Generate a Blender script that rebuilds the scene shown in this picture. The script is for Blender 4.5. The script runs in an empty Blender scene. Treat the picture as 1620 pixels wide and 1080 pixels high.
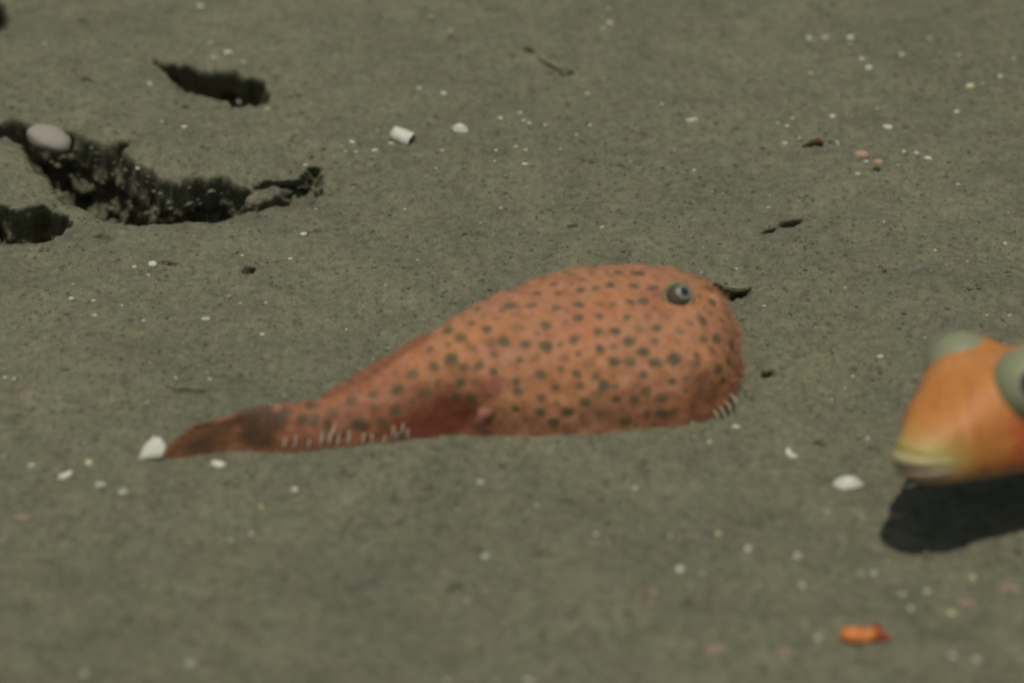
import bpy, bmesh, math, random
import numpy as np
from mathutils import Vector, Matrix, Quaternion, Euler

random.seed(7)
rng = np.random.default_rng(7)
scene = bpy.context.scene
col = scene.collection

# ------------------------------------------------------------------ camera
PITCH = math.radians(32); DIST = 1.0; HALF = 0.36
cp, sp_ = math.cos(PITCH), math.sin(PITCH)
CAM = Vector((0, -DIST * cp, DIST * sp_))
FWD = Vector((0, cp, -sp_)); UPV = Vector((0, sp_, cp)); RGT = Vector((1, 0, 0))
cd = bpy.data.cameras.new('camera'); cam = bpy.data.objects.new('camera', cd); col.objects.link(cam)
cam.location = CAM
cam.rotation_euler = (math.pi / 2 - PITCH, 0, 0)
cd.sensor_width = 36; cd.lens = 36 / HALF
cd.clip_start = 0.01; cd.clip_end = 500
cd.dof.use_dof = True; cd.dof.focus_distance = 1.05; cd.dof.aperture_fstop = 5.6
scene.camera = cam

# ------------------------------------------------------------------ light
TRAVEL = Vector((0.01, 0.29, -0.95)).normalized()
to_sun = -TRAVEL
w = bpy.data.worlds.new('World'); scene.world = w; w.use_nodes = True
nt = w.node_tree; nt.nodes.clear()
o_ = nt.nodes.new('ShaderNodeOutputWorld'); bg = nt.nodes.new('ShaderNodeBackground')
sky = nt.nodes.new('ShaderNodeTexSky'); sky.sky_type = 'NISHITA'; sky.sun_disc = False
sky.sun_elevation = math.asin(to_sun.z); sky.sun_rotation = math.atan2(to_sun.x, to_sun.y)
tint = nt.nodes.new('ShaderNodeMix'); tint.data_type = 'RGBA'; tint.blend_type = 'MULTIPLY'
tint.inputs['Factor'].default_value = 1.0
tint.inputs['B'].default_value = (1.0, 0.92, 0.66, 1)      # daylight filtered by turbid water
nt.links.new(sky.outputs[0], tint.inputs['A']); nt.links.new(tint.outputs['Result'], bg.inputs[0])
bg.inputs[1].default_value = 0.09
nt.links.new(bg.outputs[0], o_.inputs[0])
sd = bpy.data.lights.new('sun', 'SUN'); sun = bpy.data.objects.new('sun', sd); col.objects.link(sun)
sd.energy = 3.0; sd.angle = math.radians(0.9); sd.color = (1.0, 0.96, 0.86)
sun.rotation_mode = 'QUATERNION'; sun.rotation_quaternion = TRAVEL.to_track_quat('-Z', 'Y')
sun.location = (0.2, 0.1, 1.2)
vs = scene.view_settings
vs.view_transform = 'Standard'; vs.look = 'None'; vs.gamma = 1; vs.use_curve_mapping = False; vs.exposure = 0.0
scene.render.engine = 'CYCLES'
scene.cycles.filter_width = 2.2
scene.cycles.use_denoising = True
scene.cycles.max_bounces = 6

# ------------------------------------------------------------------ helpers
def tag(o, label=None, cat=None, group=None, kind=None):
    if label: o['label'] = label
    if cat: o['category'] = cat
    if group: o['group'] = group
    if kind: o['kind'] = kind
    return o

def link_mesh(name, me, mat=None, parent=None):
    o = bpy.data.objects.new(name, me); col.objects.link(o)
    if mat and not me.materials: me.materials.append(mat)
    if parent: o.parent = parent
    return o

def empty(name, loc):
    o = bpy.data.objects.new(name, None); o.empty_display_size = 0.01
    o.location = loc; col.objects.link(o); return o

def ray_dir(px, py):
    return (FWD + RGT * ((px - 810) * HALF / 1620) + UPV * ((540 - py) * HALF / 1620)).normalized()

def on_plane(px, py, z=0.0):
    d = ray_dir(px, py); return CAM + d * ((z - CAM.z) / d.z)

def sstep(a, b, x):
    t = np.clip((x - a) / (b - a), 0, 1); return t * t * (3 - 2 * t)

def _hash(ix, iy, seed):
    h = (ix.astype(np.int64) * 374761393 + iy.astype(np.int64) * 668265263 + seed * 1442695041) & 0xFFFFFFFF
    h = ((h ^ (h >> 13)) * 1274126177) & 0xFFFFFFFF
    h = (h ^ (h >> 16)) & 0xFFFF
    return h / 65535.0 * 2 * np.pi

def pnoise(x, y, seed=0):
    x0 = np.floor(x); y0 = np.floor(y); fx = x - x0; fy = y - y0
    u = fx * fx * fx * (fx * (fx * 6 - 15) + 10); v = fy * fy * fy * (fy * (fy * 6 - 15) + 10)
    def g(dx, dy):
        a = _hash(x0 + dx, y0 + dy, seed); return np.cos(a) * (fx - dx) + np.sin(a) * (fy - dy)
    a = g(0, 0) * (1 - u) + g(1, 0) * u; b = g(0, 1) * (1 - u) + g(1, 1) * u
    return (a * (1 - v) + b * v) * 1.5

def grid_mesh(name, co, nu, nv, wrap_v=False, flip=False, recalc=False):
    """co: (nu*nv,3) with v fastest"""
    me = bpy.data.meshes.new(name)
    i = np.arange(nu - 1)[:, None]; j = np.arange(nv if wrap_v else nv - 1)[None, :]
    j2 = (j + 1) % nv
    q = np.stack(np.broadcast_arrays(i * nv + j, (i + 1) * nv + j, (i + 1) * nv + j2, i * nv + j2), -1).reshape(-1, 4)
    if flip: q = q[:, ::-1]
    n = len(q)
    me.vertices.add(len(co)); me.vertices.foreach_set('co', np.asarray(co, np.float32).ravel())
    me.loops.add(n * 4); me.loops.foreach_set('vertex_index', q.astype(np.int32).ravel())
    me.polygons.add(n); me.polygons.foreach_set('loop_start', np.arange(0, n * 4, 4, dtype=np.int32))
    me.update(calc_edges=True)
    me.polygons.foreach_set('use_smooth', np.ones(n, bool))
    me.validate()
    if recalc:
        bm = bmesh.new(); bm.from_mesh(me); bmesh.ops.recalc_face_normals(bm, faces=bm.faces); bm.to_mesh(me); bm.free()
    return me

def set_col(me, rgb):
    a = me.color_attributes.new('Col', 'FLOAT_COLOR', 'POINT')
    c = np.ones((len(me.vertices), 4), np.float32); c[:, :3] = rgb
    a.data.foreach_set('color', c.ravel())

# ------------------------------------------------------------------ materials
def new_mat(name):
    m = bpy.data.materials.new(name); m.use_nodes = True
    n = m.node_tree; b = n.nodes['Principled BSDF']; return m, n, b

def noise(n, scale, detail=3, rough=0.55, vec=None):
    t = n.nodes.new('ShaderNodeTexNoise'); t.inputs['Scale'].default_value = scale
    t.inputs['Detail'].default_value = detail; t.inputs['Roughness'].default_value = rough
    if vec is None:
        c = n.nodes.get('Texture Coordinate') or n.nodes.new('ShaderNodeTexCoord')
        vec = c.outputs['Object']
    n.links.new(vec, t.inputs['Vector']); return t.outputs['Fac']

def ramp(n, fac, stops):
    r = n.nodes.new('ShaderNodeValToRGB'); e = r.color_ramp.elements
    e[0].position, e[0].color = stops[0][0], (*stops[0][1], 1)
    e[1].position, e[1].color = stops[-1][0], (*stops[-1][1], 1)
    for p, c in stops[1:-1]:
        k = e.new(p); k.color = (*c, 1)
    n.links.new(fac, r.inputs[0]); return r.outputs[0]

def mix(n, a, b, f, mode='MIX'):
    m = n.nodes.new('ShaderNodeMix'); m.data_type = 'RGBA'; m.blend_type = mode
    for s, v in (('A', a), ('B', b)):
        if isinstance(v, tuple): m.inputs[s].default_value = (*v, 1)
        else: n.links.new(v, m.inputs[s])
    if isinstance(f, float): m.inputs['Factor'].default_value = f
    else: n.links.new(f, m.inputs['Factor'])
    return m.outputs['Result']

def bump(n, b, h, dist, strength=1.0, prev=None):
    k = n.nodes.new('ShaderNodeBump'); k.inputs['Distance'].default_value = dist
    k.inputs['Strength'].default_value = strength
    n.links.new(h, k.inputs['Height'])
    if prev: n.links.new(prev, k.inputs['Normal'])
    n.links.new(k.outputs[0], b.inputs['Normal']); return k.outputs[0]

def mud_material():
    m, n, b = new_mat('mud')
    base = ramp(n, noise(n, 14, 5, 0.65), [(0.3, (0.111, 0.111, 0.079)), (0.5, (0.129, 0.126, 0.085)), (0.7, (0.145, 0.138, 0.090))])
    hue = ramp(n, noise(n, 70, 3), [(0.28, (0.88, 0.96, 0.86)), (0.5, (1, 1, 1)), (0.72, (1.14, 1.02, 1.0))])
    c = mix(n, base, hue, 0.6, 'MULTIPLY')
    patch = ramp(n, noise(n, 62, 4, 0.62), [(0.30, (0.70, 0.70, 0.72)), (0.48, (1, 1, 1)), (0.72, (1.20, 1.18, 1.12))])
    c = mix(n, c, patch, 0.5, 'MULTIPLY')
    mott = ramp(n, noise(n, 320, 3, 0.6), [(0.30, (0.62, 0.62, 0.60)), (0.5, (1, 1, 1)), (0.70, (1.32, 1.30, 1.28))])
    c = mix(n, c, mott, 0.65, 'MULTIPLY')
    grain = ramp(n, noise(n, 1500, 2, 0.6), [(0.30, (0.55, 0.55, 0.55)), (0.5, (1, 1, 1)), (0.72, (1.5, 1.5, 1.48))])
    c = mix(n, c, grain, 0.6, 'MULTIPLY')
    n.links.new(c, b.inputs['Base Color']); b.inputs['Roughness'].default_value = 0.95
    b.inputs['Specular IOR Level'].default_value = 0.15
    p = bump(n, b, noise(n, 420, 4, 0.65), 0.0012, 0.75)
    bump(n, b, noise(n, 1600, 2, 0.6), 0.0004, 0.7, p)
    return m

def plain(name, rgb, rough=0.6, scale=600, amt=0.25, spec=0.3, bd=0.0002):
    m, n, b = new_mat(name)
    v = ramp(n, noise(n, scale, 3), [(0.3, tuple(x * (1 - amt) for x in rgb)), (0.7, tuple(min(0.9, x * (1 + amt)) for x in rgb))])
    n.links.new(v, b.inputs['Base Color']); b.inputs['Roughness'].default_value = rough
    b.inputs['Specular IOR Level'].default_value = spec
    if bd: bump(n, b, noise(n, scale * 1.7, 3), bd, 0.6)
    return m

def skin(name, rough, spec, scale, bd, amt=0.5, sss=0.0):
    m, n, b = new_mat(name)
    a = n.nodes.new('ShaderNodeAttribute'); a.attribute_name = 'Col'
    v = ramp(n, noise(n, scale, 3), [(0.3, (0.8, 0.76, 0.74)), (0.5, (1, 1, 1)), (0.7, (1.14, 1.12, 1.10))])
    c = mix(n, a.outputs['Color'], v, amt, 'MULTIPLY')
    n.links.new(c, b.inputs['Base Color']); b.inputs['Roughness'].default_value = rough
    b.inputs['Specular IOR Level'].default_value = spec
    if sss:
        b.inputs['Subsurface Weight'].default_value = sss
        b.inputs['Subsurface Radius'].default_value = (1.0, 0.4, 0.25); b.inputs['Subsurface Scale'].default_value = 0.002
    bump(n, b, noise(n, scale * 4, 3), bd, 0.7)
    return m

MUD = mud_material()
SHELL = plain('white_shell', (0.47, 0.46, 0.39), 0.5, 700, 0.18)
SHELL_CREAM = plain('cream_shell', (0.48, 0.44, 0.26), 0.55, 700, 0.2)
SHELL_GREY = plain('grey_shell', (0.36, 0.35, 0.30), 0.6, 700, 0.2)
SHELL_PINK = plain('pinkish_stone', (0.255, 0.228, 0.192), 0.5, 300, 0.16)
SHELL_ROSE = plain('rose_shell', (0.24, 0.165, 0.125), 0.7, 400, 0.25)
SHELL_DARK = plain('shell_shade', (0.10, 0.095, 0.078), 0.8, 700, 0.2)
PEBBLE = plain('dark_pebble', (0.040, 0.038, 0.028), 0.9, 800, 0.35)
PEACH = plain('peach_lump', (0.33, 0.22, 0.145), 0.8, 500, 0.25)
REDWOOD = plain('red_brown_wood', (0.055, 0.024, 0.016), 0.9, 500, 0.4)
ORANGE = plain('orange_flesh', (0.50, 0.155, 0.035), 0.45, 350, 0.22)
REDTIP = plain('red_flesh', (0.30, 0.045, 0.022), 0.5, 350, 0.25)

# ------------------------------------------------------------------ the seabed
# outline of the resting fish, also used to heap the mud against it: x, axis y, half width, top z, bottom z (millimetres)
ST = np.array([
 (-102.0,-71.6,0.3,10.5,-5),(-95.0,-70.3,1.2,14.3,-8),(-88.7,-69.0,2.5,16.4,-10),(-81.5,-67.8,4.3,17.2,-10),(-73.3,-66.0,6.7,16.6,-10),(-65.0,-63.7,8.0,16.0,-10),(-56.8,-60.9,9.0,17.3,-12),(-48.6,-57.8,10.3,20.3,-15),
 (-40.2,-54.9,12.0,24.7,-18),(-31.8,-51.2,14.0,28.9,-20),(-23.4,-47.2,16.7,33.2,-20),(-14.9,-43.2,20.0,36.4,-20),(-8.6,-39.1,24.5,36.8,-20),(-2.1,-34.7,28.5,36.3,-20),
 (6.5,-30.9,32.2,36.5,-20),(15.1,-28.0,34.8,36.8,-20),(23.8,-26.0,36.2,37.1,-20),(32.5,-24.4,36.8,37.3,-20),(41.2,-23.0,36.6,36.9,-20),(49.9,-22.8,35.5,36.2,-20),
 (58.6,-23.7,32.6,35.4,-19),(62.8,-24.2,30.2,34.2,-17),(67.1,-24.6,26.8,32.0,-14),(71.0,-24.6,22.2,29.3,-12),(73.7,-24.6,18.0,25.4,-10.7),(75.9,-24.6,12.4,20.6,-9),(77.5,-24.6,6.2,14.2,-5),(78.0,-24.6,0.3,6.0,4.5)]) / 1000.0

def cubic(xk, yk, x):
    xk = np.asarray(xk, float); yk = np.asarray(yk, float)
    h = np.diff(xk); d = np.diff(yk) / h; m = np.zeros_like(yk)
    m[1:-1] = (d[:-1] * h[1:] + d[1:] * h[:-1]) / (h[1:] + h[:-1]); m[0] = d[0]; m[-1] = d[-1]
    i = np.clip(np.searchsorted(xk, x) - 1, 0, len(h) - 1); t = (x - xk[i]) / h[i]
    return ((2 * t**3 - 3 * t**2 + 1) * yk[i] + (t**3 - 2 * t**2 + t) * h[i] * m[i] + (-2 * t**3 + 3 * t**2) * yk[i + 1] + (t**3 - t**2) * h[i] * m[i + 1])

def base_h(x, y):
    near = 1 - sstep(0.35, 0.9, np.hypot(x, y - 0.05))
    h = 0.0036 * pnoise(x / 0.10, y / 0.08, 1) + 0.0024 * pnoise(x / 0.034, y / 0.028, 2) + 0.0010 * pnoise(x / 0.013, y / 0.011, 3)
    far = 0.03 * pnoise(x / 1.3, y / 1.3, 4) + 0.25 * pnoise(x / 14, y / 14, 5)
    # mud pushed up along the near flank of the resting fish
    ye = cubic(ST[:, 0], ST[:, 1], np.clip(x, ST[0, 0], ST[-1, 0])) - 0.92 * cubic(ST[:, 0], ST[:, 2], np.clip(x, ST[0, 0], ST[-1, 0]))
    fx = sstep(-.14, -.09, x) * sstep(.11, .06, x); h = h * (1 - 0.8 * fx * np.exp(-((y - ye) / 0.03) ** 2))
    h = h + 0.0022 * np.exp(-((y - ye) / np.where(y < ye, 0.022, 0.010)) ** 2) * sstep(-.12, -.09, x) * sstep(.085, .06, x)
    return h + far * (1 - near)

def ellipse(cx, cy, wd, ht, ang=0, k=20):
    a = math.radians(ang); out = []
    for i in range(k):
        t = 2 * math.pi * i / k; u, v = wd / 2 * math.cos(t), ht / 2 * math.sin(t)
        out.append((cx + u * math.cos(a) - v * math.sin(a), cy + u * math.sin(a) + v * math.cos(a)))
    return out

# outlines of the burrow mouths (picture points, laid down on the seabed), depth, lip width, undercut
PITS = [
    ([(244, 96), (256, 99), (268, 99), (290, 102), (315, 111), (335, 116), (350, 111), (372, 112), (385, 124), (402, 123), (415, 129), (424, 145),
      (420, 163), (405, 166), (395, 165), (380, 167), (362, 163), (345, 156), (325, 153), (305, 146), (285, 136), (272, 125), (262, 112)], 0.035, 0.0022, 0.016),
    ([(-40, 200), (0, 195), (20, 189), (40, 195), (60, 202), (110, 208), (140, 222), (165, 230), (206, 221), (192, 240), (215, 258), (235, 268), (250, 281), (285, 289),
      (300, 276), (322, 284), (340, 279), (365, 284), (385, 290), (400, 289), (398, 300), (380, 312), (392, 318), (402, 323), (390, 331), (370, 340), (340, 350), (300, 347),
      (285, 351), (240, 353), (200, 353), (165, 348), (145, 336), (130, 326), (100, 320), (88, 300), (72, 280), (52, 265),
      (42, 240), (28, 225), (10, 214), (-40, 214)], 0.042, 0.0032, 0.0145),
    ([(398, 286), (420, 283), (445, 284), (465, 284), (480, 274), (490, 266), (503, 264), (507, 285), (510, 305), (495, 318), (470, 328), (450, 326), (435, 320), (408, 325), (400, 318),
      (425, 316), (444, 308), (448, 296), (430, 291), (410, 292)], 0.016, 0.0022, 0.010),
    ([(-40, 320), (0, 322), (12, 335), (30, 334), (50, 326), (66, 324), (82, 330), (100, 338), (114, 350), (110, 360), (90, 374), (65, 383), (45, 379), (22, 384), (-40, 384)], 0.030, 0.0026, 0.016),
    ([(-40, 0), (0, 2), (6, 8), (7, 22), (11, 34), (8, 45), (0, 48), (-40, 50)], 0.03, 0.002, 0.006),
    ([(1128, 446), (1140, 452), (1152, 458), (1166, 461), (1184, 456), (1180, 466), (1166, 474), (1150, 474), (1136, 468)], 0.012, 0.0016, 0.009),
]
for cx, cy, wd, ht, an, dep in [
    (1252, 352, 46, 13, -12, .006), (1218, 364, 34, 9, -18, .005), (1215, 590, 27, 10, -14, .006), (1193, 627, 20, 9, -35, .004), (1174, 508, 14, 6, -10, .003), (1300, 703, 28, 8, 22, .003),
    (300, 617, 66, 8, 3, .0028), (30, 657, 24, 11, 6, .003), (393, 427, 26, 13, -10, .005), (268, 416, 34, 7, 6, .004),
    (880, 116, 36, 6, 4, .004), (902, 115, 14, 6, 0, .004), (838, 79, 26, 8, 18, .003), (1448, 602, 9, 9, 0, .004), (138, 127, 17, 10, 8, .004), (292, 168, 18, 7, 14, .004), (277, 161, 12, 5, 10, .003),
    (130, 33, 22, 7, 8, .003), (166, 35, 18, 6, 4, .003), (690, 184, 12, 10, 0, .003), (738, 234, 14, 8, 0, .003), (810, 89, 11, 8, 0, .003), (712, 83, 11, 7, 0, .002),
    (1190, 690, 16, 6, 10, .002), (500, 365, 22, 7, -8, .002), (600, 376, 14, 6, 0, .002), (905, 357, 20, 6, 0, .003), (1445, 432, 16, 5, -20, .002), (1255, 472, 10, 6, 0, .002),
    (325, 236, 22, 6, 0, .0025), (350, 210, 10, 5, 0, .002), (1273, 166, 10, 6, 0, .002), (160, 375, 34, 6, 6, .004), (400, 560, 12, 8, 0, .002), (365, 605, 9, 8, 0, .003),
    (368, 494, 7, 6, 0, .003), (200, 600, 10, 7, 0, .002), (848, 875, 24, 12, 5, .003), (720, 930, 36, 14, -20, .0025), (900, 795, 40, 12, 5, .0025), (1000, 795, 46, 12, 12, .002), (370, 988, 44, 13, 3, .0025),
    (270, 855, 44, 10, 0, .002), (455, 818, 24, 10, 0, .002), (680, 972, 30, 12, 8, .002), (620, 1055, 22, 12, 0, .003), (760, 832, 18, 11, 0, .002), (1120, 822, 24, 10, 0, .002), (1013, 1000, 60, 12, -6, .002), (645, 1020, 14, 12, 0, .002),
    (700, 742, 12, 10, -40, .002), (955, 745, 12, 6, -30, .002), (1020, 732, 16, 8, 0, .002), (40, 956, 46, 10, 2, .002), (235, 980, 26, 12, 0, .0015), (1280, 896, 26, 6, 15, .003), (1490, 225, 12, 6, 0, .0015),
    (1310, 296, 8, 5, 0, .002), (1100, 172, 9, 6, 0, .002), (1182, 173, 10, 5, 0, .002), (945, 62, 20, 6, 0, .0015), (1002, 209, 9, 5, 0, .002), (640, 66, 12, 7, 0, .0015), (655, 75, 10, 5, 0, .0015),
]:
    PITS.append((ellipse(cx, cy, wd, ht, an), dep, min(0.0022, ht * 0.00012 + 0.0008), dep * 0.75))

def build_seabed():
    def axis(a, b, st, lim):
        c = list(np.arange(a, b + st / 2, st)); k = st; hi = []; v = c[-1]
        while v < lim: k *= 1.16; v += k; hi.append(v)
        k = st; lo = []; v = c[0]
        while v > -lim: k *= 1.16; v -= k; lo.append(v)
        return np.array(lo[::-1] + c + hi)
    xs = axis(-0.235, 0.235, 0.00066, 40); ys = axis(-0.205, 0.31, 0.00080, 40)
    X, Y = np.meshgrid(xs, ys, indexing='ij'); x = X.ravel(); y = Y.ravel()
    z = base_h(x, y)
    near = 1 - sstep(0.30, 0.45, np.hypot(x, y - 0.05))
    rough = 0.6 + 0.8 * np.clip(pnoise(x / 0.06, y / 0.06, 40) + 0.4, 0, 1)
    z += near * rough * (0.00042 * pnoise(x / 0.0058, y / 0.0058, 6) + 0.00030 * pnoise(x / 0.0030, y / 0.0030, 7))
    # scattered crumbs
    cr = pnoise(x / 0.0042, y / 0.0042, 8); z += near * 0.0011 * sstep(0.42, 0.75, cr) * rough
    yy = y.copy()
    jit = 0.0012 * pnoise(x / 0.0065, y / 0.0065, 9) + 0.0008 * pnoise(x / 0.0026, y / 0.0026, 10)
    for poly, dep, lip, under in PITS:
        P = []
        for px, py in poly:
            zz = 0.0
            for _ in range(4):
                g = on_plane(px, py, zz); zz = float(base_h(np.array([g.x]), np.array([g.y]))[0]) - (0.0024 if dep > .01 else 0)
            P.append((g.x, g.y))
        P = np.array(P)
        mn, mx = P.min(0) - 0.008, P.max(0) + 0.008
        idx = np.where((x > mn[0]) & (x < mx[0]) & (y > mn[1]) & (y < mx[1]))[0]
        if not len(idx): continue
        q = np.stack([x[idx], y[idx]], -1); A = P; B = np.roll(P, -1, 0)
        d2 = np.full(len(q), 1e9); inside = np.zeros(len(q), bool)
        for a, b in zip(A, B):
            e = b - a; t = np.clip(((q - a) @ e) / max(e @ e, 1e-12), 0, 1)
            d2 = np.minimum(d2, ((q - a - t[:, None] * e) ** 2).sum(1))
            cnd = ((a[1] > q[:, 1]) != (b[1] > q[:, 1]))
            with np.errstate(divide='ignore', invalid='ignore'):
                xi = a[0] + (q[:, 1] - a[1]) * e[0] / e[1]
            inside ^= cnd & (q[:, 0] < xi)
        d = np.sqrt(d2) * np.where(inside, 1, -1) + jit[idx] * (1.0 if dep > .01 else 0.5)
        t = sstep(-0.0002, lip, d) if dep <= .01 else np.clip((d + 0.0006) / (lip * 3.6), 0, 1) ** 0.8
        if dep > .01: z[idx] -= 0.0028 * np.exp(-(np.minimum(d, 0) / 0.0055) ** 2) * (d < 0.004)
        z[idx] -= dep * t * (1 + 0.25 * pnoise(q[:, 0] / 0.008, q[:, 1] / 0.008, 11))
        yy[idx] += (under + lip * (3.0 if dep > .01 else 0)) * t
        if dep > .01: yy[idx] += np.clip(t * 2.2 - .35, 0, 1) * (0.0055 * pnoise(q[:, 0] / 0.010, z[idx] / 0.008, 12) + 0.0030 * pnoise(q[:, 0] / 0.004, z[idx] / 0.0035, 13))
    me = grid_mesh('seabed', np.stack([x, yy, z], -1), len(xs), len(ys))
    o = link_mesh('seabed', me, MUD); tag(o, kind='structure')
    return o

SEABED = build_seabed()
bpy.context.view_layer.update()

def hit(px, py, ob=None):
    ob = ob or SEABED
    m = ob.matrix_world.inverted(); d = ray_dir(px, py)
    ok, p, nrm, _ = ob.ray_cast(m @ CAM, m.to_3x3() @ d)
    if not ok: return on_plane(px, py), Vector((0, 0, 1))
    if nrm.dot(m.to_3x3() @ d) > 0: nrm = -nrm
    return ob.matrix_world @ p, (ob.matrix_world.to_3x3() @ nrm).normalized()

# ------------------------------------------------------------------ lofts
def tube_mesh(name, pts, radii, seg=6, cap=True):
    bm = bmesh.new(); rings = []
    pts = [Vector(p) for p in pts]
    for i, p in enumerate(pts):
        t = (pts[min(i + 1, len(pts) - 1)] - pts[max(i - 1, 0)]).normalized()
        a = t.cross(Vector((0, 0.3, 1))); a = a.normalized() if a.length > 1e-6 else Vector((1, 0, 0)); b = t.cross(a)
        r = radii[i]; r = r if isinstance(r, tuple) else (r, r)
        rings.append([bm.verts.new(p + a * math.cos(2 * math.pi * k / seg) * r[0] + b * math.sin(2 * math.pi * k / seg) * r[1]) for k in range(seg)])
    for r0, r1 in zip(rings, rings[1:]):
        for k in range(seg):
            bm.faces.new((r0[k], r0[(k + 1) % seg], r1[(k + 1) % seg], r1[k]))
    if cap:
        bm.faces.new(rings[0][::-1]); bm.faces.new(rings[-1])
    for f in bm.faces: f.smooth = True
    me = bpy.data.meshes.new(name); bm.to_mesh(me); bm.free(); return me

def sphere_mesh(name, r=1.0, u=24, v=16):
    bm = bmesh.new(); bmesh.ops.create_uvsphere(bm, u_segments=u, v_segments=v, radius=r)
    for f in bm.faces: f.smooth = True
    me = bpy.data.meshes.new(name); bm.to_mesh(me); bm.free(); return me

def fin_mesh(name, base, tip, nrays, thick, colfn, ripple=0.35, sub=4, rows=10, rm=0.65, tipk=0.35):
    """a thin solid membrane between a base curve and a tip curve, thickened along raised rays"""
    base = [Vector(p) for p in base]; tip = [Vector(p) for p in tip]
    nu = nrays * sub + 1
    def at(c, t):
        f = t * (len(c) - 1); i = min(int(f), len(c) - 2); return c[i].lerp(c[i + 1], f - i)
    P = np.zeros((nu, rows, 3))
    for i in range(nu):
        a, b = at(base, i / (nu - 1)), at(tip, i / (nu - 1))
        if i % sub: b = b.lerp(a, 0.05 + 0.03 * math.sin(i * 1.7))
        for j in range(rows): P[i, j] = a.lerp(b, j / (rows - 1))
    du = np.gradient(P, axis=0); dv = np.gradient(P, axis=1)
    N = np.cross(du, dv); N /= np.linalg.norm(N, axis=2, keepdims=True) + 1e-9
    ray = (np.cos(2 * np.pi * np.arange(nu) / sub) * 0.5 + 0.5)[:, None]
    th = thick * (1 - rm + rm * ray) * np.linspace(1, tipk, rows)[None, :]
    off = thick * ripple * ray * np.ones((1, rows))
    top = P + N * (th + off)[..., None]; botm = P - N * th[..., None]
    ring = np.concatenate([top, botm[:, ::-1]], 1)            # (nu, 2*rows, 3)
    me = grid_mesh(name, ring.reshape(-1, 3), nu, 2 * rows, wrap_v=True, recalc=True)
    s = np.concatenate([np.linspace(0, 1, rows), np.linspace(1, 0, rows)])
    uu, ss = np.meshgrid(np.linspace(0, 1, nu), s, indexing='ij')
    set_col(me, colfn(uu.ravel(), ss.ravel(), ring.reshape(-1, 3), np.repeat(ray, 2 * rows, 1).ravel()))
    return me

# ------------------------------------------------------------------ the spotted fish
SPOTS_A = [(340,250),(400,220),(460,262),(545,217),(572,262),(630,170),(680,245),(757,237),(823,220),(943,225),(1040,240),(955,160),(1060,170),(820,170),(170,340),(333,322),(437,320),(558,335),(667,317),(775,313),(925,303),(990,300),(140,408),(218,437),(370,432),(507,420),(665,382),(770,373),(908,382),(25,445),(90,478),(305,500),(408,512),(510,522),(645,488),(770,450),(852,448),(970,438),(1053,432),(150,533),(252,560),(380,592),(467,570),(595,580),(672,558),(775,535),(917,500),(1047,497),(990,550),(42,590),(178,620),(250,645),(480,660),(580,635),(660,657),(720,610),(847,598),(922,598),(1047,605),(1138,588),(85,705),(365,690),(555,725),(677,718),(757,675),(840,670),(988,662),(1130,695),(375,745),(487,775),(700,798),(795,718),(762,752),(852,720),(940,712),(1005,745),(857,785),(948,782),(1080,775),(480,845),(617,845),(770,865),(360,825),(550,900),(720,910),(900,890),(1140,840),(1075,850),(1010,380),(1165,450),(1160,500),(1220,410),(1280,395),(1325,310),(1310,245),(1370,390),(1285,488),(1350,485),(1425,515),(1330,545),(1250,565),(1245,610),(1360,635),(1408,600),(1380,690),(1095,380),(65,770),(140,780),(30,515),(235,505)]
BIG = {(333,322),(558,335),(510,522),(178,620),(370,432),(1138,588),(770,450),(550,900),(1080,775),(990,550),(847,598),(305,500),(700,798),(900,890),(42,590),(1130,695),(1425,515)}
FAINT = {(400,220),(1060,170),(820,170),(370,432),(467,570),(840,670),(1010,380),(1095,380),(1220,410),(1165,450),(1160,500),(235,505),(30,515),(720,610),(595,580),(940,712),(720,910),(970,438),(775,313),(1245,610),(1330,545),(770,865),(762,752),(1140,840),(150,533)}
SPOTS_B = [(1540,85,1.2),(1460,118,1),(1355,157,1.4),(1475,197,1),(1585,190,1),(1285,227,1.3),(1175,250,1),(1420,250,1.2),(1355,285,1),(1555,268,1.1),(1065,282,1.4),(1275,328,1.7),(1175,315,.9),(1100,390,1.5),(1215,390,1.5),(885,370,1.5),(978,342,1.3),(765,333,1.2),(1440,40,1.2),(1530,15,.8),(1600,120,1)]

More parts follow.
